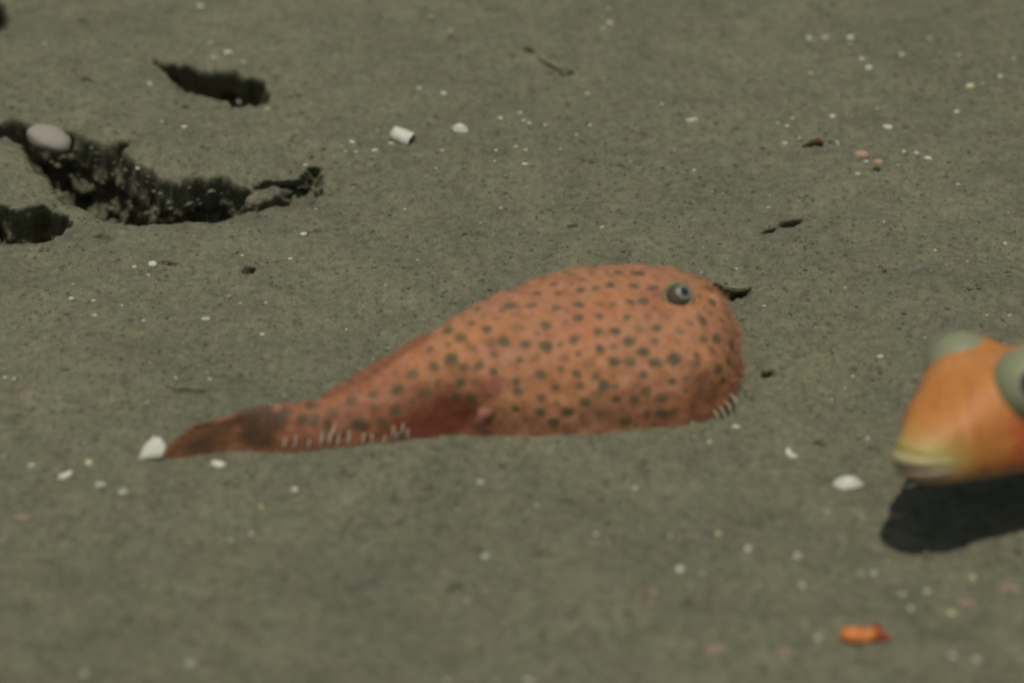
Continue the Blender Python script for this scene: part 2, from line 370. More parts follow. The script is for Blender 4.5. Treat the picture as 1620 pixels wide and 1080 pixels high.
def build_spotted_fish():
    root = empty('spotted_fish', (0.010, -0.035, 0.0))
    tag(root, 'orange-pink round-headed fish covered in dark olive spots, lying half buried in the mud', 'fish')
    inv = Matrix.Translation(-root.location)
    nu, nv = 340, 260
    s = np.linspace(0, 1, nu); s = s ** 0.0 * s
    x = ST[0, 0] + (ST[-1, 0] - ST[0, 0]) * (1 - (1 - s) ** 1.55)
    yc, hw, zt, zb = (cubic(ST[:, 0], ST[:, k], x) for k in range(1, 5))
    hw = np.maximum(hw, 0.0002)
    th = np.linspace(0, 2 * np.pi, nv, endpoint=False)
    co, si = np.cos(th), np.sin(th); e = 2 / 2.2
    zc = (zt + zb) / 2; hh = (zt - zb) / 2
    Yv = yc[:, None] + hw[:, None] * (np.sign(co) * np.abs(co) ** e)[None]
    ez = np.where(si < 0, 2 / 3.2, e); ey = ez
    Yv = yc[:, None] + hw[:, None] * (np.sign(co) * np.abs(co) ** ey)[None]
    Zv = zc[:, None] + hh[:, None] * (np.sign(si) * np.abs(si) ** ez)[None]
    Xv = np.repeat(x[:, None], nv, 1)
    V = np.stack([Xv, Yv, Zv], -1).reshape(-1, 3)
    # gentle unevenness of soft skin, plus features
    ctr = np.stack([np.repeat(x, nv), np.repeat(yc, nv), np.repeat(zc, nv)], -1)
    out = V - ctr; out /= np.linalg.norm(out, axis=1, keepdims=True) + 1e-9
    amp = np.clip(np.repeat(hw, nv) / 0.02, 0.1, 1)
    lump = 0.0007 * pnoise(V[:, 0] / 0.014 + V[:, 1] / 0.03, V[:, 2] / 0.013 + V[:, 1] / 0.02, 21) + 0.0005 * pnoise(V[:, 0] / 0.005 + V[:, 1] / 0.012, V[:, 2] / 0.005, 22)
    V += out * (lump * amp)[:, None]
    me = grid_mesh('body', V, nu, nv, wrap_v=True, flip=True)
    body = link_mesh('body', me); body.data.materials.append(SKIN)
    bpy.context.view_layer.update()
    def feature(px, py, r, depth, sx=1.0):
        p, n = hit(px, py, body); d = V - np.array(p)
        g = np.exp(-((d[:, 0] / sx) ** 2 + d[:, 1] ** 2 + d[:, 2] ** 2) / (r * r))
        return g, n, p
    EYE, eN = hit(1071, 468, body)
    feats = [(1071, 468, .0085, .0012, 1), (775, 640, .010, .0025, .8), (730, 655, .011, -.0022, 1.2), (1112, 625, .006, -.0010, .8), (1085, 655, .006, .0006, 1.5), (1110, 452, .010, .0008, 1)]
    for px, py, r, dp, sx in feats:
        g, n, p = feature(px, py, r, dp, sx); V += np.outer(g * dp, np.array(n))
    # mouth: a crease that runs from the corner round the blunt front
    mz = 0.0055 + 0.0035 * np.clip((0.078 - V[:, 0]) / 0.014, 0, 1)
    onf = sstep(0.060, 0.068, V[:, 0])
    V -= out * (0.0007 * onf * np.exp(-((V[:, 2] - mz) / 0.0010) ** 2))[:, None]
    V += out * (0.0003 * onf * np.exp(-((V[:, 2] - mz + 0.003) / 0.0016) ** 2))[:, None]
    # skin colours, with darker and redder areas
    X, Y, Z = V.T
    n1 = pnoise(X / .012 + Y / .02, Z / .010 + Y / .016, 31); n2 = pnoise(X / .03, Z / .02 + Y / .03, 32)
    c = np.zeros_like(V); c[:] = (0.400, 0.185, 0.085)
    def blend(col_, f):
        nonlocal c; f = np.clip(f, 0, 1)[:, None]; c = c * (1 - f) + np.array(col_) * f
    blend((0.37, 0.175, 0.100), 0.7 * sstep(-.1, .5, n1)); blend((0.46, 0.195, 0.070), 0.7 * sstep(-.1, .5, n2))
    blend((0.33, 0.145, 0.085), 0.25 * sstep(0.018, 0.002, Z) * sstep(-0.01, 0.02, X) )  # slightly darker towards the bottom of the flank
    blend((0.27, 0.100, 0.052), sstep(-0.02, -0.055, X) * 0.75)
    blend((0.24, 0.098, 0.046), sstep(-0.056, -0.078, X) * 0.5)
    fine = pnoise(X / .0042 + Y / .006, Z / .0040 + Y / .005, 36)
    blend((0.44, 0.215, 0.130), 0.55 * sstep(.10, .55, fine)); blend((0.33, 0.125, 0.050), 0.55 * sstep(-.10, -.55, fine))
    def patch(px, py, rx, rz, cc, f=1.0, pw=1.0):
        p = hit_pt(px, py)
        q = np.sqrt(((X - p[0]) / rx) ** 2 + ((Y - p[1]) / (rx * 1.6)) ** 2 + ((Z - p[2]) / rz) ** 2)
        q = q + 0.25 * pnoise(X / .006, Z / .006, 33)
        blend(cc, f * sstep(1.15, 0.35, q))
    def hit_pt(px, py): return np.array(hit(px, py, body)[0])
    patch(705, 668, .0185, .0135, (0.165, 0.042, 0.020), 0.95)  # darker, redder area behind the pectoral fin
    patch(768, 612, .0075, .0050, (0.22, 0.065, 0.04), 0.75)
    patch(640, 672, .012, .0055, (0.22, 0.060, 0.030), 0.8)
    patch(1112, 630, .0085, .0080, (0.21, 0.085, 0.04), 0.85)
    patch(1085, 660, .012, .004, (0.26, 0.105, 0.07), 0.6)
    patch(1035, 476, .006, .003, (0.30, 0.10, 0.045), 0.5); patch(800, 540, .006, .003, (0.34, 0.12, 0.05), 0.45)
    patch(920, 512, .010, .004, (0.40, 0.15, 0.08), 0.4)
    for px, py, rx, rz in ((395, 662, .0065, .0055), (415, 650, .004, .003), (408, 692, .008, .006), (435, 668, .0045, .0045), (450, 652, .0022, .0018), (478, 663, .0026, .0024), (520, 670, .0024, .0024), (490, 640, .0020, .0015), (535, 690, .003, .002), (575, 675, .0026, .0022)):
        patch(px, py, rx, rz, (0.075, 0.044, 0.022), 0.85)
    spots = []
    for a in SPOTS_A:
        spots.append((700 + a[0] * 520 / 1620, 380 + a[1] * 340 / 1059, (1.18 if a in BIG else 1.0) * .00164, 0.5 if a in FAINT else 0.92))
    for a in SPOTS_B:
        spots.append((200 + a[0] / 3, 540 + a[1] / 3, a[2] * .0015, 0.75))
    S = []
    for px, py, r, f in spots:
        ok_, n_ = hit(px, py, body)
        if abs(ok_.x) < .1: S.append((*ok_, r * random.uniform(.72, 1.22), f * random.uniform(.85, 1.1)))
    tries = 0; extra = 0
    while tries < 4000 and extra < 75:
        tries += 1
        px, py = random.uniform(440, 1165), random.uniform(425, 700)
        if 640 < px < 765 and py > 625: continue
        p_, n_ = hit(px, py, body)
        if abs(p_.x) > .1 or p_.z < .002: continue
        if p_.z < .004 or min((p_.x - q[0]) ** 2 + (p_.y - q[1]) ** 2 + (p_.z - q[2]) ** 2 for q in S) < .0041 ** 2 or (p_ - EYE).length < .007: continue
        S.append((*p_, random.uniform(.0008, .0013), random.uniform(.4, .8))); extra += 1
    S = np.array(S)
    axy = cubic(ST[:, 0], ST[:, 1], S[:, 0]); M = S.copy(); M[:, 1] = 2 * axy - S[:, 1]; M[:, 0] += rng.normal(0, .0015, len(M)); M[:, 2] += rng.normal(0, .001, len(M)); M = M[M[:, 1] > axy + .009]
    jx = .0005 * pnoise(X / .0022, Z / .0022, 34)
    for (a, b, d, r, f) in np.concatenate([S, M]):
        q = np.sqrt(((X - a) / 1.12) ** 2 + (Y - b) ** 2 + (Z - d) ** 2) + jx
        blend((0.098, 0.078, 0.036), f * sstep(1.35, 0.65, q / r))
    me.vertices.foreach_set('co', (V - np.array(root.location)).astype(np.float32).ravel()); me.update()
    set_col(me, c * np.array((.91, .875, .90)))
    body.parent = root
    bpy.context.view_layer.update()
    R0 = Vector(root.location)
    # eyes
    em = sphere_mesh('eyeball'); em.materials.append(EYE_DARK)
    pm = sphere_mesh('pupil', 1, 16, 10); pm.materials.append(PUPIL)
    ax = float(cubic(ST[:, 0], ST[:, 1], np.array([EYE.x]))[0])
    for side in (1, -1):
        p = EYE.copy(); n = eN.copy()
        if side < 0:
            o2 = Vector((p.x, 0.3, p.z - 0.017)) - R0
            ok2, p2, n2, _ = body.ray_cast(o2, Vector((0, -1, 0)))
            if ok2: p, n = p2 + R0, (n2 if n2.y > 0 else -n2).copy()
        r = 0.0046; cen = p + Vector((0.05, -0.42 * side, 0.16)) * r; n = (n + Vector((0.1, -0.9 * side, 0.1))).normalized()
        e1 = link_mesh('eye', em, None, root); e1.location = cen - R0; e1.scale = (r, r, r)
        look = Vector((.42, -.50 * side, .76)).normalized()
        iris = link_mesh('iris_ring', sphere_mesh('iris_ring', 1, 16, 10), IRIS, e1); iris.scale = (0.62, 0.62, 0.16)
        iris.location = look * 0.87; iris.rotation_mode = 'QUATERNION'; iris.rotation_quaternion = look.to_track_quat('Z', 'Y')
        pu = link_mesh('pupil', pm, None, e1); pu.scale = (0.38, 0.38, 0.13); pu.location = look * 0.955
        pu.rotation_mode = 'QUATERNION'; pu.rotation_quaternion = look.to_track_quat('Z', 'Y')
        # lid ring of skin
        a = n.cross(Vector((0, 0, 1))).normalized(); b = n.cross(a)
        ring = [cen - R0 + n * r * 0.12 + (a * math.cos(t) + b * math.sin(t)) * r * 1.0 for t in np.linspace(0, 2 * math.pi, 29)]
        lid = link_mesh('eyelid', tube_mesh('eyelid', ring, [0.0011 + 0.0002 * math.sin(3 * t) for t in np.linspace(0, 2 * math.pi, 29)], 8, False), LID, root)
    # velvet of tiny prickles over the skin
    Vn = np.zeros(len(V) * 3, np.float32); me.vertices.foreach_get('normal', Vn); Vn = Vn.reshape(-1, 3)
    pick = rng.choice(len(V), 9000, replace=False); pick = pick[(V[pick, 2] > 0.003)]
    b0 = V[pick] - np.array(root.location); nn = Vn[pick] + rng.normal(0, .35, (len(pick), 3)); L = (0.0009 * rng.lognormal(0, .35, len(pick)) * np.clip((V[pick, 0] + .1) / .06, .3, 1) * (1 + 0.9 * sstep(.055, .075, V[pick, 0])))[:, None]
    t1 = np.cross(nn, (0.3, 0.5, 0.8)); t1 /= np.linalg.norm(t1, axis=1, keepdims=True); t2 = np.cross(nn, t1); q_ = 0.00011
    PV = np.stack([b0 + t1 * q_, b0 - t1 * q_ * .5 + t2 * q_ * .8, b0 - t1 * q_ * .5 - t2 * q_ * .8, b0 + nn * L], 1).reshape(-1, 3)
    fi = (np.array([(0, 1, 3), (1, 2, 3), (2, 0, 3)])[None] + (np.arange(len(pick)) * 4)[:, None, None]).reshape(-1, 3)
    pk = bpy.data.meshes.new('skin_prickles'); pk.from_pydata(PV.tolist(), [], fi.tolist()); pk.update()
    set_col(pk, np.repeat((c * np.array((.95, .9, .95)))[pick], 4, 0))
    pk = link_mesh('skin_prickles', pk, SKIN, root); tag(pk, kind='stuff')
    # tail fin: folded, resting on edge in the mud
    def tail_col(u, s_, P, ray):
        k = np.array((0.25, 0.105, 0.048))[None] * np.ones((len(u), 1))
        g = lambda a, b, ra, rb: np.exp(-((s_ - a) / ra) ** 2 - ((u - b) / rb) ** 2)
        n_ = 0.25 * pnoise(s_ * 5 + 3.3, u * 3.2, 51)
        blot = np.clip(1.2 * g(.0, .5, .20, .6) + 1.1 * g(.60, .55, .16, .28) + .6 * g(.25, .9, .2, .3) + n_, 0, 1)[:, None]
        lite = np.clip(g(.35, .1, .25, .25) + .6 * g(.33, .55, .12, .3), 0, 1)[:, None]
        k = k * (1 - .5 * lite) + np.array((0.30, 0.115, 0.045)) * .5 * lite
        k = k * (1 - 0.75 * blot) + np.array((0.075, 0.042, 0.021)) * 0.75 * blot
        return k * (0.85 + 0.25 * ray[:, None] * (0.4 + 0.6 * np.sin(u * 17)[:, None] ** 2))
    b0 = [Vector(on_p) for on_p in ((-.0850, -.0684, -.004), (-.0850, -.0684, .003), (-.0850, -.0684, .009), (-.0840, -.0682, .0150))]
    t0 = [Vector(q) for q in ((-.1120, -.0736, -.0020), (-.1150, -.0740, .0005), (-.1150, -.0739, .0040), (-.1110, -.0733, .0085), (-.1050, -.0724, .0125))]
    link_mesh('caudal_fin', fin_mesh('caudal_fin', [v - R0 for v in b0], [v - R0 for v in t0], 11, 0.0018, tail_col, 0.10, 4, 14, 0.35, 0.15), SKIN, root)
    # dorsal fin folded down along the back
    def dors_col(u, s_, P, ray): return np.array((0.20, 0.072, 0.030))[None] * (0.9 + 0.15 * ray[:, None])
    bx = np.linspace(-.060, -.026, 8); by = cubic(ST[:, 0], ST[:, 1], bx); bz = cubic(ST[:, 0], ST[:, 3], bx)
    bb = [Vector((a, b_ + .001, c_ - .001)) - R0 for a, b_, c_ in zip(bx, by, bz)]
    hgt = [.0006, .0014, .0019, .0020, .0019, .0015, .0010, .0004]
    tt = [v + Vector((-.0035, .0020, h_)) for v, h_ in zip(bb, hgt)]
    link_mesh('dorsal_fin', fin_mesh('dorsal_fin', bb, tt, 10, 0.0006, dors_col), SKIN, root)
    # limb-like pectoral fins
    for side in (1, -1):
        sx = np.array([-.002, -.006, -.0085, -.009, -.0085]); off = np.array([.0170, .0215, .0246, .0250, .0240]); zz = np.array([.0195, .0165, .0115, .006, -.001])
        pts = []
        for a, o_, d in zip(sx, off, zz):
            yy = float(cubic(ST[:, 0], ST[:, 1], np.array([-.004]))[0]); pts.append(Vector((a, yy - side * o_, d)) - R0)
        arm = tube_mesh('pectoral_fin', pts, [(.0070, .0070), (.0060, .0050), (.0050, .0038), (.0048, .0028), (.0050, .0020)], 20)
        set_col(arm, np.array((0.40, 0.165, 0.115)))
        arm = link_mesh('pectoral_fin', arm, SKIN, root)
        fb = [pts[3] + Vector((a, 0, 0)) for a in (-.0045, 0, .0045)]; ft = [pts[3] + Vector((a * 1.5 - .001, -side * .0004, -.008)) for a in (-.0055, 0, .0055)]
        link_mesh('fin_fan', fin_mesh('fin_fan', fb, ft, 7, 0.0007, lambda u, s_, P, ray: np.array((0.36, 0.15, 0.10))[None] * (0.6 + 0.5 * ray[:, None]), 0.8), SKIN, arm)
    # pale filaments of the lateral line along the tail, and the fringe under the chin
    for (zx, y0, y1) in ((745, 520, 472), (790, 530, 458), (862, 520, 486), (915, 525, 452), (955, 515, 462), (970, 470, 425), (995, 525, 462), (1050, 515, 458), (1115, 505, 455), (1160, 505, 460), (1215, 495, 470), (1255, 480, 425), (1275, 485, 440), (1300, 470, 412), (1330, 480, 440)):
        px, pa, pb = 200 + zx / 3, 540 + y0 / 3, 540 + y1 / 3
        A, nA = hit(px, pa, body); B, nB = hit(px + 3 + random.uniform(-2, 2), pb - 9 + random.uniform(-4, 3), body)
        mid = (A + B) / 2
        pts = [A + nA * .0002, mid + nA * .0009, B + nB * .0012]
        link_mesh('filament', tube_mesh('filament', [p - R0 for p in pts], [.00029, .00025, .00012], 5), PALE, root)
    for k, (px, py) in enumerate(((1129, 653), (1134, 651), (1139, 648), (1144, 644), (1148, 640), (1152, 635), (1156, 629))):
        A, nA = hit(px, py, body)
        t = Vector((0.35, -0.3, -0.9))
        pts = [A + Vector((-.0006, 0, .0016)) + nA * .0003, A + nA * .0011 + Vector((0.0002, 0, .0002)), A + nA * .0014 + t * .0018, A + nA * .0010 + t * random.uniform(.0026, .0042)]
        link_mesh('chin_filament', tube_mesh('chin_filament', [p - R0 for p in pts], [.0002, .00036, .0003, .00015], 6), CHINPALE if k % 2 == 0 else DARKSKIN, root)
    return root

SKIN = skin('spotted_skin', 0.5, 0.35, 520, 0.0007, 0.9, 0.15)
EYE_DARK = plain('eye_dark', (0.060, 0.050, 0.034), 0.42, 170, 0.55, 0.35, 0)
IRIS = plain('iris_pale', (0.15, 0.145, 0.11), 0.35, 400, 0.3, 0.5, 0)
PUPIL = plain('pupil_black', (0.012, 0.014, 0.022), 0.12, 300, 0.1, 0.5, 0)
LID = plain('eyelid_skin', (0.17, 0.12, 0.055), 0.6, 500, 0.3)
PALE = plain('pale_filament', (0.60, 0.53, 0.44), 0.5, 600, 0.15)
CHINPALE = plain('chin_filament', (0.40, 0.33, 0.26), 0.5, 600, 0.25)
DARKSKIN = plain('dark_filament', (0.085, 0.05, 0.038), 0.6, 600, 0.3)
build_spotted_fish()

# ------------------------------------------------------------------ the swimming fish
FISH_SKIN = skin('orange_skin', 0.5, 0.3, 420, 0.0003, 0.7, 0.2)
EYE_GREEN = plain('eye_grey_green', (0.195, 0.200, 0.118), 0.55, 140, 0.22, 0.5, 0)
PUPIL_BLUE = plain('pupil_blue', (0.008, 0.012, 0.035), 0.10, 300, 0.1, 0.5, 0)
LOWLIP = plain('pinkish_lip', (0.33, 0.23, 0.165), 0.5, 260, 0.2)
LIP = plain('pale_lip', (0.34, 0.29, 0.14), 0.45, 260, 0.2)

def build_swimming_fish():
    PSI = math.radians(42)
    nose = on_plane(1447, 722, 0.041)
    root = empty('swimming_fish', nose)
    root.rotation_euler = (math.radians(12), math.radians(-6), math.pi + PSI)      # local +X is the way it swims
    tag(root, 'orange fish with big grey-green eyes and pale lips hovering above its own dark shadow', 'fish')
    K = np.array([(0, 8.4, 4.0, -4.8), (-1.5, 9.8, 5.5, -6.8), (-5, 12.0, 8.6, -9.0), (-10, 14.2, 12.6, -10.6), (-18, 16.2, 18.0, -12.2), (-25, 19.6, 21.6, -13.2), (-33, 23.0, 22.8, -13.8), (-42, 24.4, 22.4, -14.6), (-52, 24.0, 19.5, -15.0), (-64, 22.0, 16.5, -15.5), (-85, 20.0, 15.5, -15.5),
                  (-115, 16.0, 14.0, -13), (-145, 10.6, 11.0, -8), (-166, 6.2, 9.5, -5), (-180, 4.4, 7.6, -4.2), (-188, 4.0, 7.6, -4.6)]) / 1000.0
    K = K[::-1]
    nu, nv = 200, 120
    s = np.linspace(0, 1, nu); x = K[0, 0] + (K[-1, 0] - K[0, 0]) * (1 - (1 - s) ** 1.6)
    hw, zt, zb = (cubic(K[:, 0], K[:, k], x) for k in (1, 2, 3))
    th = np.linspace(0, 2 * np.pi, nv, endpoint=False); co, si = np.cos(th), np.sin(th)
    zc, hh = (zt + zb) / 2, (zt - zb) / 2
    Y = hw[:, None] * np.sign(co) * np.abs(co) ** 0.74; Z = zc[:, None] + hh[:, None] * np.sign(si) * np.abs(si) ** 0.80
    X = np.repeat(x[:, None], nv, 1)
    # rounded front: bow the snout forward at its middle
    X = X + 0.006 * sstep(-0.012, 0.0, X) * (1 - np.clip((Y / 0.0100) ** 2, 0, 1.4)) - 0.002 * sstep(-0.012, 0, X)
    V = np.stack([X, Y, Z], -1).reshape(-1, 3)
    cap = np.array([[0.0038, 0, -0.0004]]); V = np.concatenate([V, np.repeat(cap, nv, 0)]); nu += 1
    X, Y, Z = V.T.copy()
    # cheek and brow relief
    V[:, 1] += np.sign(Y) * 0.0016 * np.exp(-(((X + .040) / .012) ** 2 + ((Z + .010) / .007) ** 2))
    V[:, 2] += 0.0040 * np.exp(-(((X + .041) / .011) ** 2)) * np.exp(-((np.abs(Y) - .0125) / .0075) ** 2) * sstep(0, .012, Z)
    me = grid_mesh('body', V, nu, nv, wrap_v=True, flip=True)
    X, Y, Z = V.T
    n1 = pnoise(X / .012 + Y / .02, Z / .012, 61); n3 = pnoise(X / .0035 + Z / .006, Y / .0035 + Z / .005, 62)
    c = np.zeros_like(V); c[:] = (0.400, 0.135, 0.032)
    def blend(cc, f):
        nonlocal c; f = np.clip(f, 0, 1)[:, None]; c = c * (1 - f) + np.array(cc) * f
    blend((0.43, 0.160, 0.050), 0.7 * sstep(.005, .018, Z) * sstep(-.1, .4, n1))
    ch = sstep(-.018, -.030, X) * sstep(.016, .006, Z)
    blend((0.40, 0.060, 0.022), ch * 0.95)
    blend((0.33, 0.15, 0.030), sstep(-.016, -.008, X) * sstep(.008, .002, Z) * 0.7)
    blend((0.30, 0.25, 0.085), sstep(-.013, .001, X) * sstep(.012, .001, Z) * 0.85)
    blend((0.34, 0.17, 0.115), np.maximum(sstep(-.0055, -.0105, Z), sstep(-.0035, -.006, Z) * sstep(-.016, -.006, X)) * 0.9)
    blend((0.48, 0.12, 0.04), sstep(-.05, -.075, X) * (Z > -.012) * 0.6)
    blend((0.24, 0.075, 0.020), 0.35 * sstep(.25, .6, n3) * (X < -.010)); blend((0.46, 0.20, 0.075), 0.30 * sstep(-.25, -.6, n3))
    set_col(me, c * np.array((1.06, 1.20, 1.25))); link_mesh('body', me, FISH_SKIN, root)
    # lips
    def lip(zf, zs, r0, xoff):
        pts, rad = [], []
        for t in np.linspace(-1, 1, 25):
            a = abs(t); pts.append((0.0046 + xoff - 0.014 * a ** 2.1, 0.0104 * math.sin(t * 1.45) / math.sin(1.45), zf + zs * a ** 1.6)); rad.append((r0 * (1.05 - 0.45 * a), r0 * (1.05 - 0.45 * a)))
        return tube_mesh('lip', pts, rad, 12)
    link_mesh('lip', lip(0.0002, -0.0012, 0.0019, -0.0008), LIP, root)
    l2 = link_mesh('lip', lip(-0.0036, 0.0004, 0.0017, -0.0018), LOWLIP, root)
    # eyes
    em = sphere_mesh('eyeball', 1, 32, 20); em.materials.append(EYE_GREEN); pm = sphere_mesh('pupil', 1, 24, 14); pm.materials.append(PUPIL_BLUE)
    r = 0.0117
    for sd_ in (1, -1):
        e1 = link_mesh('eye', em, None, root); e1.location = ((-0.0345, 0.0162, 0.0170) if sd_ > 0 else (-0.0376, -0.0125, 0.0150)); e1.scale = (r, r, r)
        look = Vector((0.50, 0.74, 0.36) if sd_ > 0 else (-0.2, -0.95, 0.1)).normalized()
        pu = link_mesh('pupil', pm, None, e1); pu.scale = (0.46, 0.46, 0.22); pu.location = look * 0.88
        pu.rotation_mode = 'QUATERNION'; pu.rotation_quaternion = look.to_track_quat('Z', 'Y')
    # fins (mostly outside the frame)
    fc = lambda u, s_, P, ray: np.array((0.38, 0.10, 0.03))[None] * (0.65 + 0.4 * ray[:, None])
    bx = np.linspace(-.070, -.158, 9); bz = cubic(K[:, 0], K[:, 2], bx)
    bb = [Vector((a, 0, z_ - .001)) for a, z_ in zip(bx, bz)]; hg = [.010, .018, .021, .018, .014, .013, .015, .013, .006]
    link_mesh('dorsal_fin', fin_mesh('dorsal_fin', bb, [v + Vector((-.006, 0, h_)) for v, h_ in zip(bb, hg)], 14, 0.0006, fc), FISH_SKIN, root)
    bx = np.linspace(-.118, -.155, 5); bz = cubic(K[:, 0], K[:, 3], bx); bb = [Vector((a, 0, z_ + .001)) for a, z_ in zip(bx, bz)]
    link_mesh('anal_fin', fin_mesh('anal_fin', bb, [v + Vector((-.006, 0, -h_)) for v, h_ in zip(bb, (.008, .010, .009, .006, .003))], 8, 0.0006, fc), FISH_SKIN, root)
    link_mesh('caudal_fin', fin_mesh('caudal_fin', [(-.183, 0, -.004), (-.183, 0, .0015), (-.183, 0, .007)], [(-.220, 0, -.018), (-.217, 0, .0015), (-.220, 0, .021)], 12, 0.0006, fc), FISH_SKIN, root)
    for sd_ in (1, -1):
        b_ = [(-.074, sd_ * .0216, -.002), (-.075, sd_ * .0216, -.008), (-.074, sd_ * .0190, -.014)]
        t_ = [(-.106, sd_ * .037, .004), (-.112, sd_ * .041, -.006), (-.100, sd_ * .035, -.014)]
        link_mesh('pectoral_fin', fin_mesh('pectoral_fin', b_, t_, 10, 0.0005, fc), FISH_SKIN, root)
    return root

build_swimming_fish()

# ------------------------------------------------------------------ shells, chips and lumps on the mud
def chip_mesh(name, seed, flat=0.45, sub=2, jag=0.28):
    r_ = random.Random(seed); bm = bmesh.new(); bmesh.ops.create_icosphere(bm, subdivisions=sub, radius=0.5)
    ph = [Vector((r_.uniform(-1, 1), r_.uniform(-1, 1), r_.uniform(-1, 1))).normalized() for _ in range(6)]; am = [r_.uniform(-jag, jag) for _ in ph]
    for v in bm.verts:
        d = v.co.normalized(); k = 1 + sum(a * max(0, d.dot(p)) ** 3 for a, p in zip(am, ph)) + r_.uniform(-.05, .05)
        v.co = Vector((v.co.x * k, v.co.y * k, v.co.z * k * flat))
    me = bpy.data.meshes.new(name); bm.to_mesh(me); bm.free()
    for p in me.polygons: p.use_smooth = r_.random() < 0.6
    return me

_cache = {}
def variant(kind, mat, k, flat, sub=1):
    key = (kind, mat.name, k)
    if key not in _cache:
        m = chip_mesh(kind, hash_str(kind) + k * 13, flat, sub); m.materials.append(mat); _cache[key] = m
    return _cache[key]
def hash_str(s_): return sum((i + 1) * ord(ch) for i, ch in enumerate(s_))

def px_m(px, py):      # metres per photo pixel at that ground point
    p = on_plane(px, py); return (p - CAM).dot(FWD) * HALF / 1620

def chip(name, px, py, wpx, hpx, mat, label, cat, group=None, flat=0.6, sub=1, tilt=None, sink=0.45, k=None):
    p, n = hit(px, py + hpx * 0.3); u = px_m(px, py)
    k = random.randrange(6) if k is None else k
    o = link_mesh(name, variant(name, mat, k, flat, sub))
    W = wpx * u; Ht = hpx * u                       # a lens of width W seen from above-front
    zsc = Ht * 1.05; ysc = max(Ht * 0.9, W * 0.55)
    o.scale = (W, ysc, zsc / 0.6 * 0.75)
    o.rotation_euler = (random.uniform(-.25, .25), random.uniform(-.2, .2) if tilt is None else tilt, random.uniform(-.35, .35))
    o.location = p + Vector((0, 0, zsc * (0.5 - sink) * 0.6))
    tag(o, label, cat, group); return o

# --- the shells worth a shape of their own
def tube_shell():
    p, n = hit(636, 224); u = px_m(636, 214)
    root = empty('tube_shell', p); root.rotation_euler = (0.12, 0.18, math.radians(-28)); 
    tag(root, 'broken white tube shell showing its dark open end, on the mud above the spotted fish', 'shell')
    R_ = 13.5 * u; L_ = 34 * u; seg = 28; bm = bmesh.new(); rings = []
    prof = [(-L_ / 2, R_ * .92), (-L_ * .2, R_ * .97), (L_ * .2, R_), (L_ / 2, R_ * 1.02), (L_ / 2 + R_ * .05, R_ * .93), (L_ / 2 - R_ * .1, R_ * .84), (-L_ * .3, R_ * .8)]
    rr = random.Random(3)
    for a, r in prof:
        rings.append([bm.verts.new((a + (rr.uniform(-.07, .07) * R_ if a > L_ * .4 else 0), r * math.cos(2 * math.pi * k / seg) * (1 + rr.uniform(-.02, .02)), R_ * .72 + r * math.sin(2 * math.pi * k / seg) * .9)) for k in range(seg)])
    for r0, r1 in zip(rings, rings[1:]):
        for k in range(seg): bm.faces.new((r0[k], r0[(k + 1) % seg], r1[(k + 1) % seg], r1[k]))
    bm.faces.new(rings[0][::-1])
    for f in bm.faces: f.smooth = True
    me = bpy.data.meshes.new('tube_wall'); bm.to_mesh(me); bm.free(); link_mesh('tube_wall', me, SHELL, root)
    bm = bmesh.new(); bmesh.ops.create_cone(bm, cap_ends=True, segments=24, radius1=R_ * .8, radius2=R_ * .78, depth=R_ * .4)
    me = bpy.data.meshes.new('plug'); bm.to_mesh(me); bm.free(); q = link_mesh('shade_plug', me, SHELL_DARK, root); q.rotation_euler = (0, math.pi / 2, 0); q.location = (L_ * .28, 0, R_ * .72); q.scale = (.9, 1, 1)  # dark disc set inside the hollow tube, paints the shade of its opening
tube_shell()

def valve(name, px, py, wpx, hpx, mat, label, rot, ridges=9, arch=0.45, tilt=(0.2, 0.0), cat='shell', sink=0.0, fan=1.0):
    """a bivalve half: ribbed dome with a thick rim"""
    p, n = hit(px, py + hpx * .35); u = px_m(px, py); W = wpx * u
    nr, na = 10, 48; P = []
    for lay in (1, -1):
        ring = range(nr) if lay > 0 else range(nr - 1, -1, -1)
        for i in ring:
            r = (i + 0.02) / (nr - 1)
            for k in range(na):
                a = 2 * math.pi * k / na
                edge = 1 + 0.035 * math.cos(ridges * 2 * a) * r
                x = math.cos(a) * r * 0.5 * W * edge; y = math.sin(a) * r * 0.36 * fan * W * edge
                z = W * arch * (1 - r ** 2.0) * 0.75 + 0.012 * W * math.cos(ridges * 2 * a) * r * (1 - r * .4) - (0.03 * W if lay < 0 else 0)
                P.append((x, y, z))
    me = grid_mesh(name, np.array(P), 2 * nr, na, wrap_v=True, recalc=True)
    o = link_mesh(name, me, mat); o.location = p + Vector((0, 0, -sink * W)); o.rotation_euler = (tilt[0], tilt[1], math.radians(rot)); tag(o, label, cat); return o

valve('clam_shell', 1342, 757, 50, 28, SHELL, 'largest white clam shell half, left of the swimming fish shadow', 4, 10, 0.42, (0.15, 0.05))
def pale_pebble():
    bm = bmesh.new(); bmesh.ops.create_icosphere(bm, subdivisions=4, radius=0.5)
    co = np.array([tuple(v.co) for v in bm.verts])
    k = 1 + 0.10 * pnoise(co[:, 0] * 2.2 + 5, co[:, 1] * 2.2 + co[:, 2] * 1.7, 71) + 0.025 * pnoise(co[:, 0] * 7 + co[:, 2] * 3, co[:, 1] * 7, 72)
    for v, q in zip(bm.verts, k): v.co = v.co * q
    for f in bm.faces: f.smooth = True
    me = bpy.data.meshes.new('pale_pebble'); bm.to_mesh(me); bm.free()
    u = px_m(77, 213); o = link_mesh('pale_pebble', me, SHELL_PINK)
    o.location = on_plane(77, 220, -0.003); o.scale = (74 * u, 46 * u, 38 * u); o.rotation_euler = (0.35, 0.26, -0.15)
    tag(o, 'rounded pinkish grey pebble wedged in the left end of the wide dark burrow', 'pebble')
